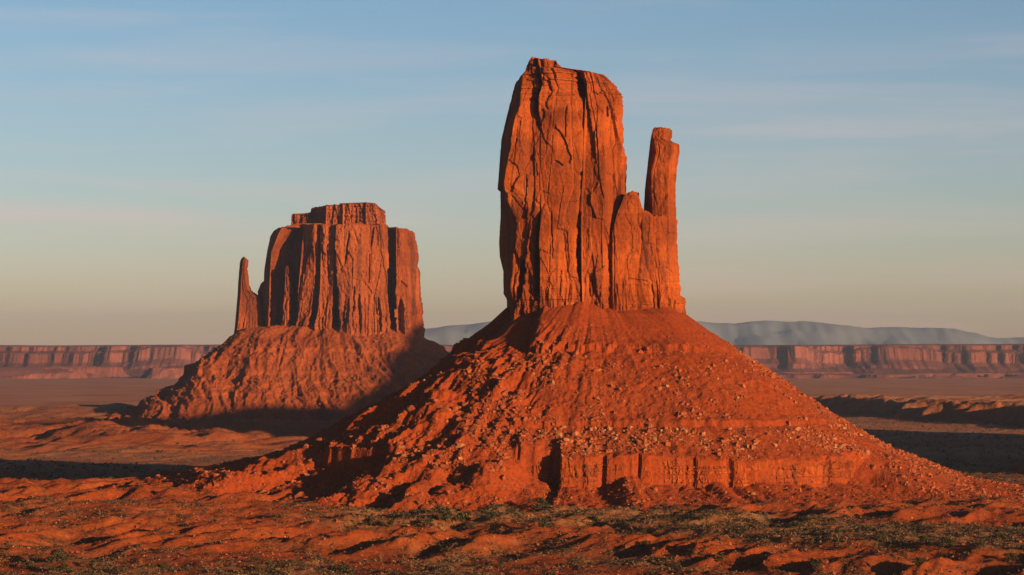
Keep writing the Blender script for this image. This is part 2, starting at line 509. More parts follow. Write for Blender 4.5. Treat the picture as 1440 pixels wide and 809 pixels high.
def rock_tower(name, D, pts, top, bottom_row, step, relief, mat, parent, ref_row, seed=0, notches=(), edges=None):
    """A cliff-sided tower lofted through upright control lines.
    pts: (px, depth) for every control line round the footprint, each a number or a list over rows;
    top: skyline [(px, row)]; relief: dict of displacement sizes in metres"""
    k = D / F
    n_rows = int(abs(bottom_row - min(r for _, r in top)) * k / step) + 2
    v = np.linspace(0, 1, n_rows)                              # 0 bottom .. 1 top
    ctrl_ref = np.array([[(curve(p, [ref_row])[0] - 720) / F * (D + curve(d, [ref_row])[0]), curve(d, [ref_row])[0]] for p, d in pts])
    nx = np.roll(ctrl_ref, -1, 0)
    seg = np.hypot(*(nx - ctrl_ref).T)
    cols_i, cols_t, arc = [], [], []
    s0 = 0.0
    for i, L in enumerate(seg):
        back = (ctrl_ref[i][1] + nx[i][1]) / 2 > 15
        m = max(2, int(L / (step * (3.0 if back else 1.0))))
        tt = np.arange(m) / m
        cols_i += [i] * m
        cols_t += list(tt)
        arc += list(s0 + tt * L)
        s0 += L
    cols_i, cols_t, arc = np.array(cols_i), np.array(cols_t), np.array(arc)
    j = (cols_i + 1) % len(pts)
    # skyline row for every column
    tr = min(r for _, r in top) + 12
    ptop = np.array([curve(p, [tr])[0] for p, _ in pts])
    if edges:
        ptop = np.clip(ptop, ptop[edges[0]], ptop[edges[1]])
    px_top = lerp(ptop[cols_i], ptop[j], cols_t)
    top_row = np.interp(px_top, [p for p, _ in top], [r for _, r in top])
    ROW = bottom_row + (top_row[None, :] - bottom_row) * v[:, None]
    flat = ROW.ravel()
    P = np.stack([curve(p, flat).reshape(ROW.shape) for p, _ in pts])
    Dp = np.stack([curve(d, flat).reshape(ROW.shape) for _, d in pts])
    if edges:                                                  # nothing stands out beyond the left and right outlines
        P = np.clip(P, P[edges[0]][None], P[edges[1]][None])
    ci = np.broadcast_to(cols_i[None, :], ROW.shape)
    cj = np.broadcast_to(j[None, :], ROW.shape)
    r_, c_ = np.indices(ROW.shape)
    t_ = cols_t[None, :]
    px = lerp(P[ci, r_, c_], P[cj, r_, c_], t_)
    dd = lerp(Dp[ci, r_, c_], Dp[cj, r_, c_], t_)
    X = (px - 720) / F * (D + dd)
    Y = D + dd
    Z = CAM_H - (ROW - HORIZON) * k
    # outward normal in plan
    tx = np.roll(X, -2, 1) - np.roll(X, 2, 1)
    ty = np.roll(Y, -2, 1) - np.roll(Y, 2, 1)
    ln = np.hypot(tx, ty) + 1e-6
    nX, nY = ty / ln, -tx / ln
    S = np.broadcast_to(arc[None, :], Z.shape)
    R = relief
    q = R.get('scale', 1.0)
    wz = Z + 3 * q * pn(S / (20 * q), Z / (30 * q), seed + 1)
    wsx = S + 1.2 * q * fbm(S / (16 * q), Z / (60 * q), 2, seed + 2)
    _, gap0, cid0, rel0 = worley(wsx / (21 * q), wz / (150 * q), seed + 11)
    _, gap, cid, rel1_ = worley(wsx / (12 * q), wz / (60 * q), seed + 3)
    _, gap2, cid2, _ = worley(wsx / (5 * q), wz / (22 * q), seed + 4)
    slab = R['slab'] * ((cid0 - 0.5) * 2.6 + ((cid0 * 7.3 % 1) - 0.5) * 5.0 * rel0 + ((cid * 5.7 % 1) - 0.5) * 2.4 * rel1_)
    _, gap3, cid3, rel3 = worley((S + 2.5 * q * pn(S / (9 * q), Z / (9 * q), seed + 14)) / (9 * q), (Z + 0.5 * S) / (17 * q), seed + 15)
    slab = slab + R.get('block', 0) * ((cid3 - 0.5) * 1.6 + ((cid3 * 9.1 % 1) - 0.5) * 2.2 * rel3)
    slab = slab + (cid - 0.5) * 1.3 * R['slab'] + (cid2 - 0.5) * 2 * R['slab'] * 0.38
    crack = -R['crack'] * (1 - sstep(0.0, 0.10, gap)) - 0.15 * R['crack'] * (1 - sstep(0.0, 0.10, gap2))
    flute = R['flute'] * (ridged(wsx / (9 * q), wz / (110 * q), 2, seed + 5, 0.4) - 0.6)
    low = sstep(R['low_row'] - 22, R['low_row'] + 18, ROW)     # finely jointed foot of the cliff
    flute = flute + low * R['low'] * (ridged(S / (3.2 * q), Z / (30 * q), 2, seed + 6) - 0.55)
    flute = flute + R.get('lobe', 0) * sstep(0.2, 0.6, -nY) * sstep(R['low_row'] - 14, R['low_row'] + 26, ROW + 26 * pn(S / (9 * q), 0 * S, seed + 12)) * (ridged(S / (11 * q), Z / (200 * q), 2, seed + 13) - 0.5)
    high = 1 - sstep(R['high_row'] - 14, R['high_row'] + 16, ROW)
    beds = (low * 0.7 + high + 0.07) * R['bed'] * (fbm(Z / (2.6 * q), S / (60 * q), 3, seed + 7)
                                                 + 0.8 * np.sign(pn(Z / (4.2 * q), S / (90 * q), seed + 8)) * 0.5)
    rough = R['rough'] * fbm(S / (2.6 * q), Z / (3.4 * q), 4, seed + 9)
    disp = (slab + crack + flute + beds + rough) * sstep(0, 0.02, 1 - v)[:, None] ** 0.5
    for pa, ra, pb, rb, hw, deep in notches:                   # open joints: from (px, row) to (px, row), half width in px, depth in metres
        mid = pa + (pb - pa) * np.clip((ROW - ra) / (rb - ra), 0, 1) + 0.8 * pn(ROW / 9, 0 * ROW, seed + int(pa))
        tap = np.clip(np.minimum(ROW - ra, rb - ROW) / (0.22 * (rb - ra)), 0, 1) ** 0.6
        disp = disp - deep * sstep(1.25, 0.75, np.abs(px - mid) / (hw * tap + 0.05)) * (tap > 0) * (dd < -6)
    disp = disp * (1 - 0.85 * sstep(0.60, 0.85, -nX))           # the side in the lee is smoother
    X = X + nX * disp
    Y = Y + nY * disp
    Z = Z + 0.35 * rough
    # crumbling rim and a closed, slightly uneven top
    rim = R.get('rim', 1.0) * fbm(S[0] / (3.5 * q), S[0] * 0, 3, seed + 10)
    Z[-1] += rim
    cx, cy = X[-1].mean(), Y[-1].mean()
    rings = []
    for s_ in (0.93, 0.75, 0.5, 0.22, 0.02):
        rings.append(np.stack([cx + (X[-1] - cx) * s_, cy + (Y[-1] - cy) * s_, Z[-1] + (1 - s_) * 0.6 - 0.4], -1))
    V = np.concatenate([np.stack([X, Y, Z], -1), np.array(rings)], 0)
    return link(name, make_mesh(name, V.reshape(-1, 3), grid_faces(V.shape[0], V.shape[1], True), False), mat, parent)


near_butte = empty('sandstone_butte', (C1X, D1, 10), 'tall near red sandstone butte with a slim thumb spire on its right', 'butte', 'mitten shaped buttes')
far_butte = empty('sandstone_butte', (C2X, D2, 0), 'broad farther red sandstone butte with a thumb spire on its left', 'butte', 'mitten shaped buttes')

# near butte: main tower
L = [(84, 746), (88, 742), (92, 738.5), (99, 738), (100.5, 735), (106, 731.5), (107.5, 727), (112, 724), (137, 718), (191, 705), (248, 701), (263, 700), (266, 704), (302, 704), (338, 702),
     (359, 703), (380, 708), (411, 708), (421, 713), (480, 714)]
FC = [(84, 745), (100, 742), (110, 735), (132, 733), (156, 731), (176, 723), (223, 716), (250, 711), (265, 709), (288, 714), (312, 726), (341, 726), (367, 721), (406, 720), (440, 722), (480, 722)]
RS = [(84, 758), (86, 768), (88.5, 777), (91, 782), (101.5, 784), (104.2, 800), (105.5, 810), (108, 827), (111.5, 845), (118, 848), (122, 855), (127.5, 864.5), (133.5, 866), (137, 875), (144, 879.6), (176, 877.6), (208, 877.6), (211, 880), (300, 881), (480, 884)]
pts1 = [
    (shift(L, 10), 46),
    (L, 24),
    (FC, [(84, -10), (130, -24), (170, -31), (255, -33), (310, -24), (480, -22)]),
    ([(84, 748), (100, 751), (127, 757), (144, 751.5), (164, 752), (174, 757), (300, 756), (308, 751), (350, 751), (358, 755), (480, 753)], [(84, -13), (130, -23), (172, -27), (195, -31.5), (295, -32), (312, -28), (350, -29), (480, -32)]),
    ([(84, 752), (105, 755), (127, 760), (144, 755), (174, 758.5), (300, 759), (480, 757)], [(84, -12), (115, -16), (150, -17), (172, -27), (200, -31.5), (292, -31.5), (305, -22), (350, -21), (365, -22), (415, -22), (430, -27), (480, -29)]),
    ([(84, 756), (105, 758), (127, 762.5), (144, 757.5), (164, 758), (174, 760.5), (300, 761.5), (340, 759), (480, 760)], [(84, -18), (115, -27), (160, -32), (300, -34), (480, -35)]),
    ([(84, 764), (140, 783), (480, 786)], [(84, -20), (115, -29), (170, -34), (480, -37)]),
    ([(84, 772), (110, 806), (127, 812), (142, 818), (160, 819), (240, 816), (330, 808.5), (392, 809), (400, 815), (480, 812)], [(84, -18), (110, -27), (170, -34), (330, -35), (480, -37)]),
    ([(84, 775), (110, 812), (127, 817), (142, 820.5), (160, 820.3), (240, 817.5), (330, 813.5), (392, 815), (400, 817), (480, 815)], [(84, -14), (110, -15), (145, -17), (165, -30), (300, -33), (332, -24), (390, -24), (402, -33), (480, -35)]),
    ([(84, 778), (110, 818), (127, 824), (142, 823), (160, 822), (240, 819), (330, 817), (392, 817.5), (480, 818)], [(84, -20), (110, -28), (160, -34.5), (320, -35), (480, -39)]),
    ([(84, 782), (110, 832), (160, 849), (240, 850), (330, 848), (480, 850)], [(84, -18), (110, -26), (160, -35), (300, -37), (480, -39)]),
    ([(84, 784), (110, 836), (160, 853), (240, 853), (330, 852), (480, 853)], [(84, -17), (110, -24), (160, -32), (300, -34), (480, -37)]),
    ([(84, 786), (110, 839), (128, 860), (144, 869), (200, 868), (480, 872)], [(84, -15), (110, -20), (160, -27), (480, -30)]),
    (RS, [(84, -4), (160, -8), (480, -10)]),
    (shift(RS, -7), 42),
    ([(84, 764), (480, 800)], 52),
]
top1 = [(736, 101), (738.5, 92), (742, 89), (746, 85), (750, 83.6), (756, 86), (760, 88), (781, 91), (783, 93), (784, 102), (798, 105), (808, 104.4), (826, 108),
        (844, 111.5), (846, 118), (864, 127), (866, 133), (874, 136.5), (879, 143)]
rel1 = dict(slab=1.2, crack=0.35, flute=0.22, low=1.9, block=1.0, low_row=398, high_row=148, bed=1.2, rough=0.36, rim=1.2)
# the skyline is looked up with the footprint of row 110, so widen its lower rows to the footprint there
joints1 = [(736, 366, 731, 426, 4.2, 9), (754.5, 358, 754, 420, 2.4, 7), (812, 326, 813, 396, 3.0, 9), (816, 116, 820, 148, 4.6, 8), (756, 98, 761, 128, 3.2, 5),
           (857, 156, 857, 172, 1.2, 3), (846, 316, 847, 384, 0.9, 2), (780, 232, 790, 240, 3.0, 1.6), (872, 150, 871, 230, 1.0, 2.5), (832, 392, 834, 420, 0.9, 2.0),
           (796, 150, 795, 205, 0.8, 1.6), (741, 250, 739, 300, 0.9, 2.0), (838, 180, 842, 250, 0.8, 1.6), (775, 300, 778, 372, 0.8, 1.5), (865, 330, 864, 410, 1.0, 2.4)]
rock_tower('cliff_tower', D1, pts1, top1, 482, 0.46, rel1, M_CLIFF, near_butte, 300, 1, joints1, (1, 13))

# near butte: the shoulder wall under the thumb
SR = [(270, 948), (284, 949), (336, 951), (385, 954.5), (417, 956), (420, 962), (450, 962.5), (490, 963)]
pts_s = [
    (858, 20), (856, -24), ([(270, 861), (490, 862)], -34.6), ([(270, 888), (490, 890)], -32),
    ([(270, 901), (335, 901.5), (375, 907), (400, 916), (430, 921), (490, 921)], -30),
    ([(270, 903), (335, 903.5), (375, 909), (400, 917.4), (430, 922), (490, 922.5)], -28.6),
    ([(270, 905), (335, 905.5), (375, 911), (400, 919), (430, 923), (490, 924)], -30.5),
    ([(270, 926), (490, 930)], -30), ([(270, 941), (420, 946), (423, 951), (490, 951)], -25), (SR, -8), (shift(SR, -6), 18), ([(270, 910), (490, 912)], 24)]
top_s = [(856, 350), (864, 318), (873, 296), (880, 277), (885, 274), (890, 275.5), (897, 279), (899, 284), (901, 295), (903, 297), (905, 302), (912, 305), (920, 308), (946, 308)]
rel_s = dict(slab=0.8, crack=0.3, block=0.7, flute=0.3, low=2.2, low_row=400, high_row=276, bed=0.7, rough=0.55, rim=2.6)
rock_tower('shoulder_wall', D1, pts_s, top_s, 490, 0.48, rel_s, M_CLIFF, near_butte, 350, 2)

TL = [(180, 919), (189, 916), (196, 914.7), (210, 913), (238, 910), (268, 906.5), (297, 905), (330, 905)]
TC = [(180, 921), (189, 917.5), (196, 918.5), (218, 923), (230, 920), (243, 916.5), (268, 915.5), (306, 918), (330, 919)]
TR = [(180, 941), (185, 943.5), (194, 944), (199, 942), (202, 945), (206, 954), (218, 954), (238, 950.5), (268, 949), (330, 950)]
pts_t = [(shift(TL, 2), 8), (TL, 2), (TC, [(180, -14), (200, -20), (330, -24)]), (shift(TR, -10), [(180, -16), (200, -23), (330, -27)]),
         (shift(TR, -2), [(180, -12), (330, -20)]), (TR, -9), (shift(TR, -4), 8)]
top_t = [(914, 190), (917, 184), (920, 182.4), (943, 183.6)]
rel_t = dict(slab=0.35, crack=0.4, flute=0.4, low=0.0, low_row=500, high_row=200, bed=0.5, rough=0.4, rim=0.5)
rock_tower('thumb_spire', D1, pts_t, top_t, 330, 0.42, rel_t, M_CLIFF, near_butte, 260, 3)

# far butte: main tower (a row of pillars, each with a shaded step on its left)
L = [(310, 388), (323, 386), (332, 380), (356, 375), (379, 371.5), (395, 371), (398, 367), (410, 362), (426, 364), (457, 366), (500, 366)]
R2 = [(310, 579), (326, 580), (337, 581.6), (361, 585), (374, 583), (382, 585), (415, 585.5), (446, 589), (472, 592), (500, 593)]
pts2 = [
    (shift(L, 8), 62), (L, 4),
    ([(310, 404), (330, 392), (356, 381.5), (400, 379), (460, 377), (500, 377)], -18),
    ([(310, 416), (330, 412), (350, 394), (380, 384), (450, 379), (500, 379)], [(310, -12), (335, -2), (500, 0)]),
    ([(310, 421), (330, 418), (350, 408), (370, 401), (460, 397), (500, 397)], [(310, -10), (335, 6), (500, 6)]),
    ([(310, 421.7), (330, 418.8), (350, 408.7), (370, 401.8), (460, 397.8), (500, 398)], [(310, -10), (340, 4), (366, 4), (378, -13), (500, -16)]),
    ([(310, 423), (350, 412), (370, 406), (460, 406), (500, 406)], [(310, -10), (340, 4), (366, 4), (378, -14), (500, -18)]),
    ([(310, 424), (350, 414), (370, 408), (460, 408), (500, 408)], [(310, -10), (340, 2), (500, 0)]),
    ([(310, 427), (340, 424), (410, 418), (460, 419), (500, 419)], [(310, -12), (338, 2), (500, 0)]),
    ([(310, 429), (340, 425), (410, 419), (460, 420), (500, 420)], [(310, -16), (345, -20), (500, -24)]),
    ([(310, 443), (400, 442), (440, 437), (460, 430), (500, 430)], -28),
    ([(310, 445), (345, 444), (400, 443.5), (440, 439), (460, 431.5), (500, 431)], [(310, -24), (345, -19), (500, -14)]),
    ([(310, 450), (400, 449.5), (440, 446), (460, 443), (500, 443)], [(310, -24), (345, -17), (500, -12)]),
    ([(310, 451), (400, 450.5), (440, 447), (460, 444), (500, 444)], -30),
    ([(310, 468), (400, 469), (460, 464), (500, 464)], -33),
    ([(310, 470), (400, 470.5), (412, 466), (460, 465.5), (500, 465)], [(310, -30), (390, -26), (415, -18), (500, -17)]),
    ([(310, 473), (400, 473), (412, 475), (460, 478), (500, 478)], [(310, -30), (390, -26), (415, -17), (500, -15)]),
    ([(310, 475), (400, 475), (412, 476.5), (460, 480), (500, 480)], -36),
    ([(310, 497), (500, 497)], -39), ([(310, 522), (500, 522)], -37), ([(310, 544), (460, 546), (500, 546)], -35),
    ([(310, 547), (500, 549)], [(310, -26), (326, -14), (500, -12)]),
    ([(310, 555), (460, 557.5), (500, 558)], [(310, -26), (326, -12), (500, -10)]),
    ([(310, 556.5), (460, 559), (500, 559)], -30), ([(310, 570), (500, 577)], -27), (R2, -8), (shift(R2, -8), 56), (480, 70),
]
top2 = [(380, 325), (388, 322), (400, 319), (410, 317), (422, 316), (440, 318), (540, 319), (547, 321), (549, 324), (555, 324), (557, 323), (580, 326)]
pts2 = [(p, d * 1.75 if isinstance(d, (int, float)) else [(r, v_ * 1.75) for r, v_ in d]) for p, d in pts2]
rel2 = dict(slab=2.0, crack=0.6, block=1.5, flute=1.7, low=4.0, lobe=9.0, low_row=428, high_row=318, bed=1.4, rough=1.2, rim=2.0, scale=1.7)
joints2 = [(564, 422, 563, 484, 3.4, 11), (526, 322, 522, 350, 1.3, 5), (492, 328, 485, 378, 1.5, 5), (520, 360, 519, 400, 0.9, 3), (460, 345, 461, 400, 1.0, 3),
           (532, 420, 536, 468, 1.6, 6), (505, 415, 507, 470, 1.6, 6), (498, 404, 497, 440, 1.4, 5), (430, 345, 428, 400, 0.9, 3), (550, 350, 551, 420, 1.2, 4)]
rock_tower('cliff_tower', D2, pts2, top2, 500, 0.95, rel2, M_CLIFF2, far_butte, 400, 5, joints2)

CR = [(285, 531), (290, 535), (297, 541), (319, 544.5), (340, 546)]
pts_c = [([(285, 416), (340, 412)], 42), ([(285, 413), (302, 409.5), (340, 408)], 14), ([(285, 434), (340, 434)], 8), ([(285, 437), (340, 437)], 14),
         ([(285, 457), (340, 455)], -8), ([(285, 459), (340, 457)], -22), (480, -20), (482, -27), (497, -29), (499, -23), (513, -24), (515, -30),
         ([(285, 526), (340, 532)], -28), (CR, -8), (shift(CR, -6), 42)]
top_c = [(405, 304), (412, 300.5), (434, 299), (436.5, 298), (437.5, 292), (458, 290), (495, 288.3), (515, 287), (528, 287.6), (531, 288), (536, 292), (541, 297)]
rel_c = dict(slab=2.0, crack=3.0, flute=3.0, low=0.0, low_row=500, high_row=360, bed=1.5, rough=1.2, rim=1.6, scale=0.9)
rock_tower('cap_rock', D2, pts_c, top_c, 330, 0.9, rel_c, M_CLIFF2, far_butte, 305, 6)

TL = [(358, 341), (369, 337.6), (395, 335), (415, 334), (452, 331), (475, 328.5), (500, 326)]
TR = [(358, 345), (361, 347), (367, 349.5), (379, 348), (400, 350), (409, 353.5), (414, 361), (420, 368), (440, 371), (500, 376)]
pts_t = [(shift(TL, 2), 9), (TL, 0), (shift(TL, 4), [(358, -7), (500, -16)]), (shift(TR, -4), [(358, -8), (410, -13), (500, -20)]), (TR, 0), (shift(TR, -3), 10)]
top_t = [(336, 366), (339, 362), (344, 360.5), (349, 366)]
rel_t = dict(slab=0.6, crack=0.7, flute=1.2, low=3.0, low_row=455, high_row=330, bed=0.6, rough=0.6, rim=0.6)
rock_tower('thumb_spire', D2, pts_t, top_t, 500, 0.8, rel_t, M_CLIFF2, far_butte, 420, 8)


# ------------------------------------------------------------------ talus slopes
def prof(pairs, r):
    return np.interp(r, [p[0] for p in pairs], [p[1] for p in pairs])


def ledge(z, level, size, width):
    """turns the slope at one level into a short cliff with a bench above it"""
    return z + size * sstep(-0.8, 0.8, z - level) - size * sstep(-width, width * 1.2, z - level)


P_R = [(0, 128), (40, 123), (53, 115), (91, 88), (112, 74), (134, 59), (155, 46), (176, 33.5), (198, 26), (219, 17), (258, 10), (320, 2), (420, -12), (600, -20)]
P_F = [(0, 122), (40, 119), (53, 114), (91, 91), (112, 79.5), (134, 65), (155, 51.5), (176, 40), (187, 35), (200, 27), (225, 17), (260, 9), (320, -2), (420, -14), (600, -20)]
P_L = [(0, 128), (40, 124), (53, 118), (63, 109), (76, 100), (84, 95), (92, 86), (102, 77), (127, 61), (153, 47), (170, 38), (187, 31), (230, 21.5), (287, 13), (340, 3), (420, -8), (600, -16)]


def band_line(arc, deg, rr, wob):
    """where the cliff band at the foot of the near butte stands: its radius, its top, and how much of it there is"""
    o_ = 0 * arc
    flut = 3.0 * (ridged(arc / 15, o_, 2, 68) - 0.5) + 1.6 * pn(arc / 5, o_, 69) \
        - 2.4 * sstep(0.14, 0.30, pn(arc / 8, o_, 70) + 0.2 * pn(arc / 3, o_, 73))
    rc = 187 + flut + 6 * pn(arc / 60, o_, 71) - 13 * (1 - sstep(-8.4, -7.6, deg)) - 6 * sstep(43.8, 44.6, deg)
    lip = 33.6 + 2.4 * fbm(arc / 9, rr / 30, 3, 80) + 2.0 * pn(arc / 40, o_, 88)
    c1 = sstep(-21, -10, deg + 3 * wob) * (1 - sstep(45, 53, deg + 5 * wob))
    return rc, lip, c1


def sdf_near(dx, dy):
    qx, qy = np.abs(dx) - 38, np.abs(dy) - 24
    return np.hypot(np.maximum(qx, 0), np.maximum(qy, 0)) + np.minimum(np.maximum(qx, qy), 0) - 15


def near_talus(X, Y):
    dx, dy = X - C1X, Y - D1
    qx, qy = np.abs(dx) - 38, np.abs(dy) - 24
    sd = np.hypot(np.maximum(qx, 0), np.maximum(qy, 0)) + np.minimum(np.maximum(qx, qy), 0) - 15
    rr = 53 + sd
    th = np.arctan2(dx, -dy)                                   # 0 towards the camera, + to the right
    deg = np.degrees(th)
    wob = fbm(X / 60, Y / 60, 3, 61)
    rr_w = rr + 5 * wob * sstep(60, 120, rr)
    wl = 1 - sstep(-75, -35, deg)
    wr = sstep(35, 75, deg)
    z = prof(P_F, rr_w) * (1 - wl - wr) + prof(P_L, rr_w) * wl + prof(P_R, rr_w) * wr
    arc = th * 150
    # debris cone leaning on the front left of the tower
    z = z + (6.0 * np.exp(-((deg + 14) / 24) ** 2) + 3.0 * fbm(arc / 30, 0 * rr, 3, 60)) * np.exp(-np.maximum(rr - 50, 0) / 30)
    z = z - 11.0 * sstep(-31, -38, dx + 0.12 * (rr - 53) + 2.5 * pn(rr / 9, 0 * rr, 57)) * sstep(-98, -80, deg) * np.exp(-((rr - 60) / 26) ** 2)
    # gullies down the fall line, deep on the front left, faint on the right
    lf = np.exp(-((deg + 42) / 34) ** 2)
    ga = (1.2 + 11.0 * lf) * sstep(66, 150, rr) * (1 - 0.75 * sstep(235, 330, rr))
    gul = ridged((arc + 0.16 * rr + 14 * wob + 5 * fbm(arc / 18, rr / 26, 2, 89)) / 29, rr / 120, 3, 63, 0.5)
    z = z + ga * (0.45 + 0.9 * sstep(-0.3, 0.3, fbm(arc / 50, rr / 45, 2, 96))) * (gul - 0.55) * (0.35 + 0.65 * sstep(90, 150, rr))
    z = z + (0.6 + 3.0 * lf) * sstep(56, 90, rr) * fbm(arc / 8, rr / 30, 3, 66)
    z = z + (0.9 + 3.2 * lf) * sstep(64, 120, rr) * fbm(X / 19, Y / 19, 3, 94)
    # ledges
    jag = 2.2 * fbm(arc / 12, rr / 60, 3, 67)
    come = 0.12 + 0.88 * sstep(-0.12, 0.22, fbm(arc / 45, rr * 0, 3, 64))
    z = ledge(z + jag * 0.4, 94 + 2 * jag, 3.4 * come * (1 - 0.6 * wr) + 3.5 * np.exp(-((deg + 80) / 30) ** 2), 6) - jag * 0.4
    z = ledge(z, 74 + 2 * jag, 1.6 * (1 - come), 4)
    z = ledge(z, 52.5 + 0.35 * jag, 3.4 * (0.4 + 0.6 * come) * np.exp(-((deg - 22) / 52) ** 2), 5)
    # the cliff band round the front and right foot
    rc, lip, c1 = band_line(arc, deg, rr, wob)
    fan = (22.0 + 3.0 * fbm(arc / 14, rr / 90, 3, 72) + 6 * sstep(0.0, 0.4, pn(arc / 18, 0 * rr, 74)) + 2.5 * sstep(0.1, 0.4, pn(arc / 34, 0 * rr, 99))) * np.exp(-np.maximum(rr - rc, 0) / 80) - 1.5 - 10 * sstep(240, 380, rr)
    zc = np.where(rr < rc, np.maximum(z, lip), lerp(np.maximum(z, lip), fan, sstep(0.0, 1.7, rr - rc)))
    z = lerp(z, zc, c1)
    # lower ground left of the prow, and a second short cliff further left
    c2 = sstep(-58, -55, deg) * (1 - sstep(-42, -36, deg))
    rc2 = 178 + 4 * (ridged(arc / 13, 0 * rr, 2, 75) - 0.5) + 4 * pn(arc / 30, 0 * rr, 76)
    z = lerp(z, np.where(rr < rc2, np.maximum(z, 36), lerp(np.maximum(z, 36), np.minimum(z, 25 * np.exp(-np.maximum(rr - rc2, 0) / 60)), sstep(0, 2, rr - rc2))), 0.8 * c2)
    wd, wgap, wid, _ = worley(X / 5.5, Y / 5.5, 97)
    z = z + (0.45 + 0.5 * sstep(70, 110, rr) + 0.6 * lf) * sstep(54, 70, rr) * fbm(X / 5, Y / 5, 4, 77) + (1.1 + 1.2 * lf) * sstep(75, 120, rr) * sstep(-0.3, 0.3, fbm(X / 30, Y / 30, 3, 98)) * (np.maximum(0, wid - 0.55) * sstep(0.55, 0.25, wd)) + 1.5 * lf * sstep(80, 120, rr) * np.abs(fbm(X / 8, Y / 8, 3, 78))
    band = (c1 > 0.5) & (np.abs(rr - rc - 1.0) < 2.6)
    scrub = np.clip(sstep(-0.1, 0.3, fbm(X / 40, Y / 40, 3, 79)) * sstep(70, 130, rr) * (0.25 + 0.75 * wr), 0, 1)
    return z, scrub, band, rr, deg


def talus_parts(fn, xs, ys, mat, cliff_mat, parent):
    Xg, Yg = np.meshgrid(xs, ys)
    z, scrub, band, rr, deg = fn(Xg, Yg)
    gz, _ = ground_z(Xg, Yg)
    keep = z > gz - 5
    faces = grid_faces(*Xg.shape)
    kf = keep.ravel()[faces].any(1)
    bf = band.ravel()[faces].astype(np.float32).mean(1) > 0.5
    V = np.stack([Xg, Yg, z], -1).reshape(-1, 3)

    def sub(sel, nm, m):
        f = faces[sel]
        u, inv = np.unique(f, return_inverse=True)
        return link(nm, make_mesh(nm, V[u], inv.reshape(f.shape), False, {'scrub': scrub.ravel()[u]}), m, parent)
    t = sub(kf, 'talus_slope', mat)
    return t


xs = np.concatenate([C1X + np.arange(-430, 420, 0.8)])
ys = np.concatenate([D1 + np.arange(-330, 60, 0.8), D1 + np.arange(60, 380, 4.0)])
talus_parts(near_talus, xs, ys, M_TALUS, M_CLIFF, near_butte)

# the wall of the cliff band itself: jointed columns and thin beds
wdeg = np.arange(-26, 55, 0.125)
wth = np.radians(wdeg)
warc = wth * 150
wr_ = np.arange(40, 330, 0.5)
wrr = 53 + sdf_near(np.sin(wth)[None] * wr_[:, None], -np.cos(wth)[None] * wr_[:, None])
w_rc, w_lip, w_c1 = band_line(warc, wdeg, 0 * warc + 187, 0 * warc)
wv = np.linspace(0, 1, 64)
WZ = 2 + wv[:, None] * (w_lip[None] + 0.25 - 2)
WA = np.broadcast_to(warc[None], WZ.shape)
_, wg, wc, _ = worley(WA / 4.2 + 0.3 * pn(WZ / 7, WA / 9, 191), WZ / 9, 192)
_, wg2, wc2, _ = worley(WA / 1.8, WZ / 3.4, 193)
WR = w_rc[None] + 1.0 + 2.4 * (1 - wv[:, None]) ** 2 + 1.3 * (ridged(WA / 3.4 + 0.15 * pn(WZ / 5, WA / 7, 194), WZ / 60, 2, 195) - 0.5) \
    + 1.1 * (wc - 0.5) + 0.6 * (wc2 - 0.5) - 0.9 * (1 - sstep(0, 0.09, wg)) + 0.35 * np.sign(pn(WZ / 2.2, WA / 40, 196)) \
    + 0.5 * fbm(WA / 2.0, WZ / 2.0, 3, 197) - 12 * (1 - sstep(0.2, 0.7, w_c1))[None] - 1.4 * sstep(0.9, 1.0, wv)[:, None]
WX, WY = np.zeros_like(WZ), np.zeros_like(WZ)
for c_ in range(len(wdeg)):
    rad_ = np.interp(WR[:, c_], wrr[:, c_], wr_)
    WX[:, c_] = C1X + np.sin(wth[c_]) * rad_
    WY[:, c_] = D1 - np.cos(wth[c_]) * rad_
WX = np.concatenate([WX, WX[-1:] * 0.985 + C1X * 0.015]); WY = np.concatenate([WY, WY[-1:] * 0.985 + D1 * 0.015]); WZ = np.concatenate([WZ, WZ[-1:]])
link('cliff_band', make_mesh('cliff_band', np.stack([WX, WY, WZ], -1).reshape(-1, 3), grid_faces(*WZ.shape), False), M_CLIFF, near_butte)

Q_F = [(0, 140), (110, 132), (131, 121), (160, 103), (196, 78), (230, 56), (262, 36), (300, 14), (330, 4), (380, -10), (600, -25)]
Q_L = [(0, 140), (110, 126), (131, 114), (140, 102), (161, 87), (171, 78), (196, 71), (212, 46), (231, 33), (271, 15), (300, 5), (340, -5), (600, -25)]
Q_R = [(0, 140), (110, 130), (131, 116), (164, 91), (200, 68), (260, 30), (300, 8), (360, -8), (600, -25)]


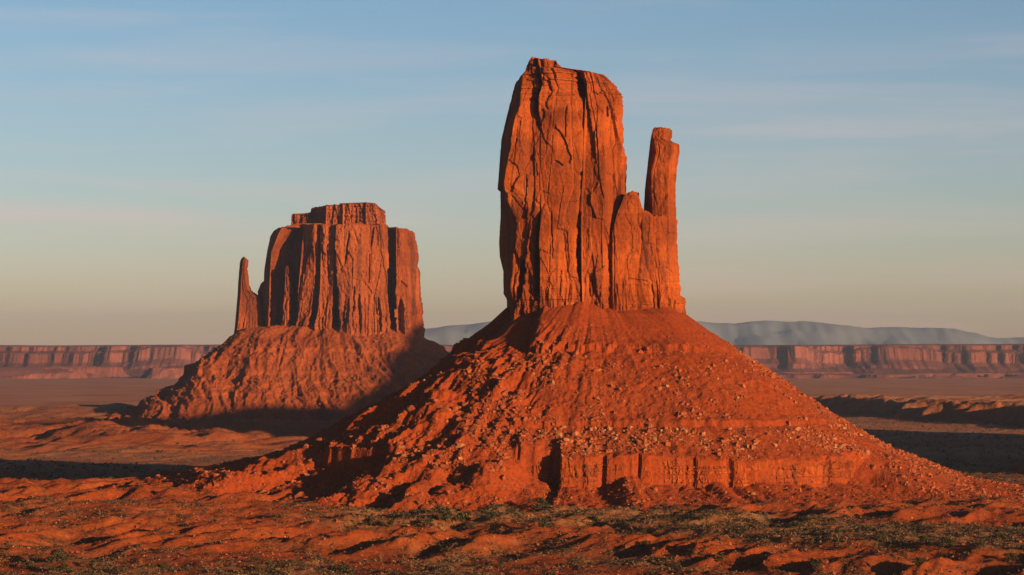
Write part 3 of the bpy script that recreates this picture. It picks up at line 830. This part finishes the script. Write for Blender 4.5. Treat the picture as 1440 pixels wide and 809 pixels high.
def far_talus(X, Y):
    dx, dy = X - C2X, Y - D2
    qx, qy = np.abs(dx) - 95, np.abs(dy) - 25
    sd = np.hypot(np.maximum(qx, 0), np.maximum(qy, 0)) + np.minimum(np.maximum(qx, qy), 0) - 36
    rr = 131 + sd
    th = np.arctan2(dx, -dy)
    deg = np.degrees(th)
    wob = fbm(X / 130, Y / 130, 3, 81)
    rr_w = rr + 8 * wob
    wl = 1 - sstep(-80, -48, deg)
    wr = sstep(40, 80, deg)
    z = prof(Q_F, rr_w) * (1 - wl - wr) + prof(Q_L, rr_w) * wl + prof(Q_R, rr_w) * wr
    arc = dx * 0.75 + th * 70                                   # gullies fan out and lean left
    gul = ridged((arc - 0.35 * sd + 26 * wob + 12 * fbm(arc / 40, sd / 60, 2, 82)) / 52, sd / 200, 3, 83, 0.55)
    z = z + 3 * sstep(-10, 40, sd) * fbm(X / 42, Y / 42, 3, 95) + 14 * sstep(-25, 45, sd) * (1 - 0.55 * sstep(150, 240, sd)) * (gul - 0.55)
    z = z + 9 * (fbm(arc / 40, 0 * sd, 2, 84)) * np.exp(-np.abs(sd) / 40)
    jag = 5 * fbm(arc / 26, sd / 90, 3, 85)
    z = ledge(z, 66 + 0.5 * jag, 10 * np.exp(-((deg + 74) / 24) ** 2) + 2.0, 14)
    z = ledge(z, 38 + 0.5 * jag, 5 * np.exp(-((deg + 66) / 26) ** 2) + 2.0, 9)
    z = ledge(z, 96 + jag, 4.0, 9)
    z = ledge(z, 52 + 2 * jag, 3.0, 8)
    z = z + 4.5 * sstep(0, 40, sd) * (ridged((arc - 0.35 * sd + 9 * fbm(X / 25, Y / 25, 2, 59)) / 19, sd / 70, 2, 86) - 0.5) + 1.8 * fbm(X / 7, Y / 7, 4, 58)
    scrub = sstep(0, 0.3, fbm(X / 80, Y / 80, 3, 87)) * sstep(150, 260, rr) * 0.6
    return z, scrub, np.zeros(z.shape, bool), rr, deg


xs = C2X + np.arange(-460, 450, 1.25)
ys = np.concatenate([D2 + np.arange(-400, 60, 1.4), D2 + np.arange(60, 330, 5.0)])
talus_parts(far_talus, xs, ys, M_TALUS2, M_CLIFF2, far_butte)

# ------------------------------------------------------------------ the neighbour butte outside the frame on the right, whose long shadow lies across the valley
BX, BY = 742.0, 1944.0
side_butte = empty('sandstone_butte', (BX, BY, 0), 'red sandstone butte standing outside the frame on the right', 'butte', 'mitten shaped buttes')
ux, uy = 0.7071, 0.7071                                          # its long axis lies across the light
a_ = np.linspace(0, 2 * pi, 420, endpoint=False)
zz = np.linspace(0, 1, 90)
AA, VV = np.meshgrid(a_, zz)
rad = 1 + 0.06 * fbm(AA * 3.0, VV * 1.2, 3, 90) + 0.04 * ridged(AA * 9, VV * 0.6, 2, 91)
ca, sa = np.cos(AA), np.sin(AA)
px_ = 40 + np.sign(ca) * np.abs(ca) ** 0.8 * 390 * (1.02 - 0.06 * VV) * rad
py_ = np.sign(sa) * np.abs(sa) ** 0.6 * 60 * (1.05 - 0.12 * VV) * rad
hgt = np.interp(px_, [-360, -300, -84, 60, 85, 125, 187, 245, 320, 400, 440], [204, 210, 214, 224, 216, 212, 240, 285, 330, 350, 340]) + 4 * fbm(px_ / 30, 0 * px_, 3, 92)
V = np.stack([BX + px_ * ux - py_ * uy, BY + px_ * uy + py_ * ux, 40 + VV * (hgt - 40)], -1)
V = np.concatenate([V, np.stack([BX + px_[-1] * ux, BY + px_[-1] * uy, V[-1, :, 2]], -1)[None]], 0)
link('cliff_tower', make_mesh('cliff_tower', V.reshape(-1, 3), grid_faces(V.shape[0], V.shape[1], True), False), M_CLIFF2, side_butte)
gx, gy = np.meshgrid(BX + np.arange(-520, 620, 7.0), BY + np.arange(-520, 620, 7.0))
al = (gx - BX) * ux + (gy - BY) * uy
ac = -(gx - BX) * uy + (gy - BY) * ux
rr = np.hypot(np.maximum(np.abs(al - 40) - 360, 0), np.maximum(np.abs(ac) - 45, 0))
tz = np.interp(rr, [0, 20, 120, 180], [80, 68, 2, -25]) + 5 * fbm(gx / 40, gy / 40, 4, 93)
link('talus_slope', make_mesh('talus_slope', np.stack([gx, gy, tz], -1).reshape(-1, 3), grid_faces(*gx.shape), False, {'scrub': 0 * tz}), M_TALUS2, side_butte)

# ------------------------------------------------------------------ far mesas and mountains
def mesa(x0, x1, name, label, seed, foot):
    X_, Y_ = np.meshgrid(np.arange(x0, x1, 7.0), np.concatenate([np.arange(9000, 9900, 14.0), np.arange(9900, 10700, 8.0), np.arange(10700, 11600, 90.0)]))
    emb = 420 * fbm(X_ / 1300, 0 * Y_, 4, seed) + 95 * (ridged(X_ / 330, Y_ / 2500, 3, seed + 1) - 0.5) + 22 * fbm(X_ / 45, Y_ / 300, 3, seed + 2)
    t = Y_ - 10250 + emb
    up = 8 * fbm(X_ / 120, Y_ / 200, 3, seed + 3)
    kind = sstep(-0.12, 0.18, fbm(X_ / 650, 0 * Y_ + 3, 3, seed + 8))
    zb = np.interp(t, [-700, -330, -120, -100, -40, -20, 10, 24, 60, 200, 2000], [-6, 4, 34, 52, 72, 76, 110, 128, 134, 138, 141])
    z = np.interp(t, [-700, -300, -60, -8, 6, 60, 74, 200, 2000], [-6, 4, 40, 58, 100, 112, 132, 138, 141])
    z = lerp(z, zb, kind) * (1 + 0.05 * sstep(-100, 60, t) * fbm(X_ / 1100, 0 * Y_, 2, seed + 9))
    z = z + up * sstep(-300, -100, t) * (1 - sstep(40, 70, t)) + 5 * pn(X_ / 700, 0 * Y_, seed + 4) * sstep(-60, 60, t)
    # outlying lower buttes at its foot
    blob = fbm(X_ / 420, Y_ / 260, 4, seed + 6)
    low = foot * (0.55 * sstep(-0.02, 0.10, blob) + 0.45 * sstep(0.10, 0.14, blob)) * sstep(9050, 9250, Y_) * (1 - sstep(-260, -150, t))
    z = np.maximum(z, low + z * 0.25 - 4)
    z[0] = -30
    o = link(name, make_mesh(name, np.stack([X_, Y_, z], -1).reshape(-1, 3), grid_faces(*X_.shape), False), M_MESA)
    tag(o, label, 'mesa', 'distant mesas along the horizon')


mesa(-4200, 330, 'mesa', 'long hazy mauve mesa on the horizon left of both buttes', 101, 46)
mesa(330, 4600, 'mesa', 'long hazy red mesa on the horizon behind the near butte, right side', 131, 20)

mx = np.arange(-4200, 9000, 40.0)
ppx = mx / 27000 * F + 720
sky_row = np.interp(ppx, [300, 420, 560, 590, 625, 660, 690, 720, 800, 900, 965, 985, 1000, 1035, 1060, 1095, 1120, 1150, 1180, 1200, 1225, 1260, 1290, 1325, 1345, 1365, 1385, 1400, 1440, 1600, 1900],
                    [486, 478, 465, 463, 459, 456, 452, 449, 447, 449, 452, 451.5, 453, 455, 452, 450.5, 452, 453, 456, 459, 460.5, 461, 460.5, 460, 464, 470, 474.5, 475, 474, 480, 488])
crest = CAM_H - (sky_row - HORIZON) / F * 27000 + 22 * fbm(mx / 420, 0 * mx, 5, 151)
dep = np.array([-3200, -2600, -2000, -1500, -1100, -800, -500, -250, 0, 400, 1200, 2500])
hfac = np.array([-0.1, 0.03, 0.12, 0.25, 0.40, 0.56, 0.74, 0.9, 1.0, 0.97, 0.8, 0.5])
MX, MD = np.meshgrid(mx, dep)
spurs = 0.9 * fbm(MX / 500, MD / 700, 5, 153)
MZ = crest[None, :] * np.interp(MD + 500 * spurs * (np.abs(MD) > 10), dep, hfac)
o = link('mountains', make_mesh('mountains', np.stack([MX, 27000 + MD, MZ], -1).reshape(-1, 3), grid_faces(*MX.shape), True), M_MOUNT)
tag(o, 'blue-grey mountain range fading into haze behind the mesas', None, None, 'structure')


# ------------------------------------------------------------------ boulders
def rock_proto(seed):
    """an angular block: a bevel-edged hull cut by random planes"""
    rs = np.random.RandomState(seed)
    import bmesh
    bm = bmesh.new()
    bmesh.ops.create_icosphere(bm, subdivisions=2, radius=1.0)
    cuts = [(v / np.linalg.norm(v), rs.uniform(0.5, 0.8)) for v in rs.normal(size=(9, 3))]
    sc = np.array([rs.uniform(0.8, 1.3), rs.uniform(0.75, 1.1), rs.uniform(0.6, 0.95)])
    for v in bm.verts:
        p = np.array(v.co)
        for nrm_, d in cuts:
            e = p @ nrm_ - d
            if e > 0:
                p = p - nrm_ * e
        v.co = (p + rs.normal(size=3) * 0.025) * sc
    co = np.array([v.co[:] for v in bm.verts], np.float32)
    fa = np.array([[v.index for v in f.verts] for f in bm.faces], np.int32)
    bm.free()
    return co, fa


PROTOS = [rock_proto(200 + k) for k in range(8)]
LOWPROTO = []
for k in range(6):
    rs = np.random.RandomState(300 + k)
    c = np.array([(x, y, z) for x in (-1, 1) for y in (-1, 1) for z in (-1, 1)], np.float32) * 0.62 + rs.normal(size=(8, 3)) * 0.16
    f = np.array([[0, 1, 3, 2], [4, 6, 7, 5], [0, 4, 5, 1], [2, 3, 7, 6], [0, 2, 6, 4], [1, 5, 7, 3]], np.int32)
    LOWPROTO.append((c.astype(np.float32), f))


def surf_near(x, y):
    return np.maximum(near_talus(x, y)[0], ground_z(x, y)[0])


def project(x, y, z):
    return 720 + F * x / y, HORIZON - F * (z - CAM_H) / y


rs = np.random.RandomState(5)
N = 260000
bx = C1X + rs.uniform(-330, 330, N)
by = D1 + rs.uniform(-300, 60, N)
z_, _, bandm, rr_, deg_ = near_talus(bx, by)
gz_, _ = ground_z(bx, by)
on = (z_ > gz_) & (rr_ > 60) & ~bandm
clump = fbm(bx / 26, by / 26, 3, 171)
lf_ = np.exp(-((deg_ + 35) / 32) ** 2)
above_band = np.exp(-((z_ - 43) / 8) ** 2) * ((deg_ > -10) & (deg_ < 60))
dens = 0.20 + 0.5 * lf_ * sstep(90, 130, rr_) + 0.42 * above_band + 0.35 * sstep(40, 80, deg_)
dens = dens * sstep(-0.35, 0.35, clump) * sstep(62, 110, rr_) * np.where(z_ < 30, np.where(deg_ > 40, 0.8, 0.35), 1)
ok = on & (rs.rand(N) < dens)
bx, by, z_, rr_, deg_ = bx[ok], by[ok], z_[ok], rr_[ok], deg_[ok]
size = 0.36 * (1 - rs.rand(len(bx))) ** -0.42
size = np.clip(size, 0.36, 2.1) * np.where(deg_ < -10, 1.15, 1.0)
order = np.argsort(-size)
bx, by, z_, rr_, deg_, size = (a[order] for a in (bx, by, z_, rr_, deg_, size))


def scatter_mesh(name, protos, xs_, ys_, zs_, ss, sink, seed, mat, tilt=0.5, flat_=0.8):
    rs = np.random.RandomState(seed)
    V, Fc, off = [], [], 0
    for x, y, z, s in zip(xs_, ys_, zs_, ss):
        c, f = protos[rs.randint(len(protos))]
        a, b = rs.uniform(0, 2 * pi), rs.uniform(-tilt, tilt)
        ca, sa, cb, sb = cos(a), sin(a), cos(b), sin(b)
        Rm = np.array([[ca, -sa * cb, sa * sb], [sa, ca * cb, -ca * sb], [0, sb, cb]])
        v = (c * (s * rs.uniform(0.8, 1.3), s, s * flat_)) @ Rm.T + (x, y, z + s * sink)
        V.append(v)
        Fc.append(f + off)
        off += len(c)
    return link(name, make_mesh(name, np.concatenate(V), np.concatenate(Fc)), mat)


n_ind = min(290, len(bx))
bmesh_data = {}
for k, (c, f) in enumerate(PROTOS):
    for mi in range(3):
        me = make_mesh('boulder', c, f, False)
        me.materials.append(M_ROCK[mi])
        bmesh_data[k, mi] = me
TONES = ['dark red', 'orange', 'pale']
def boulder_place(x, z, deg):
    if z > 62:
        return 'high on the slope under the tall near tower'
    if deg < -48:
        return 'among the shaded gullies on the left flank of the near butte'
    if deg < -10:
        return 'in the rough gullied slope at the front left of the near butte'
    if z > 33 and deg < 60:
        return 'on the bench above the fluted cliff band of the near butte'
    if deg >= 60:
        return 'on the long right flank of the near butte'
    return 'at the foot of the near butte below its cliff band'
for i in range(n_ind):
    r = random.Random(i)
    pal = 0.22 if above_band[ok][order][i] > 0.4 else 0.04
    mi = 2 if r.random() < pal else (1 if r.random() < 0.5 else 0)
    o = bpy.data.objects.new('boulder', bmesh_data[r.randrange(8), mi])
    COL.objects.link(o)
    s = float(size[i])
    o.location = (float(bx[i]), float(by[i]), float(z_[i]) + 0.08 * s)
    o.rotation_euler = (r.uniform(-0.5, 0.5), r.uniform(-0.5, 0.5), r.uniform(0, 6.28))
    o.scale = (s * r.uniform(0.85, 1.25), s, s * r.uniform(0.8, 1.1))
    where = boulder_place(bx[i], z_[i], deg_[i])
    tag(o, '%s boulder %s' % (TONES[mi], where), 'boulder', 'boulders strewn over the near butte slope')

rest = slice(n_ind, None)
tone = rs.rand(len(bx))
pal_p = np.where(above_band[ok][order] > 0.35, 0.30, 0.05)
for mi, nm in ((0, 'boulders'), (1, 'boulders'), (2, 'boulders')):
    sel = np.zeros(len(bx), bool)
    sel[rest] = True
    sel &= (tone < pal_p) if mi == 2 else ((tone >= pal_p) & ((tone * 977 % 1 < 0.5) == (mi == 1)))
    if sel.any():
        o = scatter_mesh('rubble', LOWPROTO, bx[sel], by[sel], z_[sel], size[sel], 0.02, 400 + mi, M_ROCK[mi])
        tag(o, '%s rubble littering the slopes of the near butte' % TONES[mi], None, None, 'stuff')

# ------------------------------------------------------------------ plants
def leaf_clump(seed, n, leaf, squash=0.75):
    rs = np.random.RandomState(seed)
    lobes = rs.normal(size=(6, 3)) * (0.42, 0.42, 0.25) + (0, 0, 0.55)
    V, Fc = [], []
    for q in range(n):
        l = lobes[rs.randint(len(lobes))]
        d = rs.normal(size=3)
        d /= np.linalg.norm(d)
        p = l + d * rs.uniform(0.15, 0.42) * (1, 1, squash)
        p[2] = max(p[2], 0.05)
        a = rs.normal(size=3)
        a /= np.linalg.norm(a)
        b = np.cross(a, rs.normal(size=3))
        b /= np.linalg.norm(b)
        V += [p - a * leaf, p + b * leaf * 0.7, p + a * leaf, p - b * leaf * 0.7]
        Fc.append([4 * q, 4 * q + 1, 4 * q + 2, 4 * q + 3])
    return np.array(V, np.float32), np.array(Fc, np.int32)


def trunk_mesh(seed):
    rs = np.random.RandomState(seed)
    V, Fc = [], []
    for b in range(4):
        tip = np.array([rs.normal() * 0.35, rs.normal() * 0.35, rs.uniform(0.5, 0.8)])
        off = len(V)
        for k, t in enumerate((0, 0.5, 1)):
            c = tip * (t, t, t) + np.array([0, 0, -0.12 * (t == 0)]) + rs.normal(size=3) * 0.02
            r = 0.075 * (1 - 0.75 * t)
            for q in range(6):
                V.append(c + (r * cos(q * pi / 3), r * sin(q * pi / 3), 0))
        for k in range(2):
            for q in range(6):
                Fc.append([off + k * 6 + q, off + k * 6 + (q + 1) % 6, off + k * 6 + 6 + (q + 1) % 6, off + k * 6 + 6 + q])
    return np.array(V, np.float32), np.array(Fc, np.int32)


crowns, trunks = [], []
for k in range(3):
    me = make_mesh('crown', *leaf_clump(500 + k, 420, 0.10))
    me.materials.append(M_LEAF)
    crowns.append(me)
    me = make_mesh('trunk', *trunk_mesh(520 + k))
    me.materials.append(M_BARK)
    trunks.append(me)

# shrubs the photograph shows: (column, row of the foot, crown height in photo pixels)
SHRUBS = [(630, 734, 21), (756, 718, 15), (690, 733, 11), (768, 742, 11), (598, 742, 10), (548, 742, 9), (520, 740, 10), (905, 771, 9), (905, 752, 7),
          (660, 744, 8), (1335, 770, 12), (1300, 765, 10), (1375, 772, 9), (1240, 762, 8), (1180, 752, 8), (1120, 742, 8), (1060, 738, 7), (985, 733, 7),
          (490, 806, 12), (75, 792, 16), (86, 806, 12), (40, 800, 9), (130, 797, 8), (230, 800, 8), (700, 800, 8), (360, 792, 8), (950, 800, 8), (1010, 790, 7),
          (840, 735, 8), (880, 741, 7), (930, 745, 7), (720, 725, 8), (580, 725, 7), (1405, 757, 8), (1420, 790, 10), (1290, 795, 9), (1150, 800, 10)]


def ray_ground(px, row):
    """distance at which the sight line through a photo pixel meets the ground"""
    d = np.arange(880, 1500, 0.5)
    x = (px - 720) / F * d
    z = CAM_H - (row - HORIZON) / F * d
    g = np.maximum(ground_z(x, d)[0], near_talus(x, d)[0])
    hit = np.nonzero(z <= g)[0]
    return float(d[hit[0]]) if len(hit) else 1200.0


for i, (px, row, hp) in enumerate(SHRUBS):
    d = ray_ground(px, row)
    x = (px - 720) / F * d
    z = float(surf_near(np.array([x]), np.array([d]))[0])
    s = hp / F * d / 1.0
    where = 'on the grey-green bench in front of the near butte' if row < 778 else 'in the scrubby foreground strip'
    look = 'large rounded dark green' if hp > 13 else ('small dark green' if hp < 9 else 'medium dark green')
    t = empty('juniper_shrub', (x, d, z), '%s juniper shrub %s' % (look, where), 'shrub', 'juniper shrubs on the desert floor')
    t.rotation_euler.z = i * 1.7
    t.scale = (s * 1.05, s * 1.05, s)
    for nm, me in (('crown', crowns[i % 3]), ('trunk', trunks[i % 3])):
        c = bpy.data.objects.new(nm, me)
        COL.objects.link(c)
        c.parent = t

# sage and grass tufts: ground cover
SPROTO = [leaf_clump(540 + k, 9, 0.34, 0.6) for k in range(5)]
M_DRY = plain_colour('dry_grass', (0.26, 0.16, 0.06), (0.46, 0.30, 0.13), 0.25)
rs = np.random.RandomState(9)
for nm, d0, d1_, N, lo, hi, mt, lab in (('sagebrush', 930, 1420, 260000, 0.6, 1.7, M_SAGE, 'low dark sagebrush dotted over the near desert floor'),
                                        ('dry_grass', 930, 1420, 200000, 0.4, 1.1, M_DRY, 'pale dry grass tufts on the near desert floor'),
                                        ('sagebrush', 1420, 3300, 200000, 1.0, 2.8, M_SAGE, 'dark scrub dotting the plain behind the near butte')):
    tt = rs.uniform(-0.235, 0.235, N)
    gy_ = d0 + (d1_ - d0) * rs.rand(N) ** 1.1
    gx_ = tt * gy_
    gz_, sc_ = ground_z(gx_, gy_)
    nt_ = near_talus(gx_, gy_)[0]
    cl = sstep(-0.25, 0.35, fbm(gx_ / 14, gy_ / 22, 3, 183))
    pick = (rs.rand(N) < (0.10 + 0.75 * sc_) * cl * (0.55 if d0 < 1000 else 0.25)) & (nt_ < gz_ + 0.3)
    gx_, gy_, gz_ = gx_[pick], gy_[pick], gz_[pick]
    ss_ = rs.uniform(lo, hi, len(gx_))
    o = scatter_mesh(nm, SPROTO, gx_, gy_, gz_, ss_, -0.1, 601, mt, 0.1, 0.8)
    tag(o, lab, None, None, 'stuff')
    print(nm, len(gx_))

# rubble on the far butte's apron
N = 26000
fx_ = C2X + rs.uniform(-330, 330, N)
fy_ = D2 + rs.uniform(-330, -20, N)
fz_, _, _, fr_, _ = far_talus(fx_, fy_)
pick = (fz_ > 3) & (fr_ > 140) & (rs.rand(N) < 0.45 * sstep(-0.2, 0.4, fbm(fx_ / 40, fy_ / 40, 3, 185)))
o = scatter_mesh('rubble', LOWPROTO, fx_[pick], fy_[pick], fz_[pick], 0.8 * (1 - 0.99 * rs.rand(int(pick.sum()))) ** -0.33, 0.05, 621, M_ROCK[0])
tag(o, 'red rubble littering the apron of the far butte', None, None, 'stuff')

# small stones on the floor
N = 16000
tt = rs.uniform(-0.235, 0.235, N)
gy_ = rs.uniform(930, 1330, N)
gx_ = tt * gy_
gz_, sc_ = ground_z(gx_, gy_)
nt_ = near_talus(gx_, gy_)[0]
pick = (rs.rand(N) < 0.12 + 0.5 * sstep(0.1, 0.4, fbm(gx_ / 40, gy_ / 60, 3, 181)))
zf = np.maximum(gz_, nt_)[pick]
gx_, gy_ = gx_[pick], gy_[pick]
o = scatter_mesh('stones', LOWPROTO, gx_, gy_, zf, 0.16 * (1 - rs.rand(len(gx_)) * 0.98) ** -0.4, 0.2, 611, M_ROCK[2])
tag(o, 'pale stones scattered over the red desert floor', None, None, 'stuff')

N = 60000
tt = rs.uniform(-0.235, 0.235, N)
gy_ = rs.uniform(930, 1400, N)
gx_ = tt * gy_
zf = np.maximum(ground_z(gx_, gy_)[0], near_talus(gx_, gy_)[0])
pick = rs.rand(N) < 0.45 * sstep(-0.2, 0.35, fbm(gx_ / 25, gy_ / 40, 3, 187))
gx_, gy_, zf = gx_[pick], gy_[pick], zf[pick]
o = scatter_mesh('stones', LOWPROTO, gx_, gy_, zf, 0.2 * (1 - rs.rand(len(gx_)) * 0.99) ** -0.42, 0.1, 613, M_ROCK[0])
tag(o, 'red stones and clods lying over the desert floor', None, None, 'stuff')

# ------------------------------------------------------------------ haze
hx0, hx1, hy0, hy1, hz0, hz1 = -16000, 16000, -2500, 31000, -60, 620
hv = np.array([(x, y, z) for x in (hx0, hx1) for y in (hy0, hy1) for z in (hz0, hz1)], np.float32)
hf = np.array([[0, 1, 3, 2], [4, 6, 7, 5], [0, 4, 5, 1], [2, 3, 7, 6], [0, 2, 6, 4], [1, 5, 7, 3]], np.int32)
hm = bpy.data.materials.new('haze_air')
hm.use_nodes = True
hn, hl = hm.node_tree.nodes, hm.node_tree.links
hn.clear()
ho = hn.new('ShaderNodeOutputMaterial')
hp_ = hn.new('ShaderNodeVolumePrincipled')
hp_.inputs['Color'].default_value = (0.62, 0.80, 1.0, 1)
hp_.inputs['Density'].default_value = 2.8e-5
hp_.inputs['Anisotropy'].default_value = 0.5
hl.new(hp_.outputs['Volume'], ho.inputs['Volume'])
o = link('haze', make_mesh('haze', hv, hf), hm)
tag(o, 'thin pale haze filling the valley air', None, None, 'stuff')
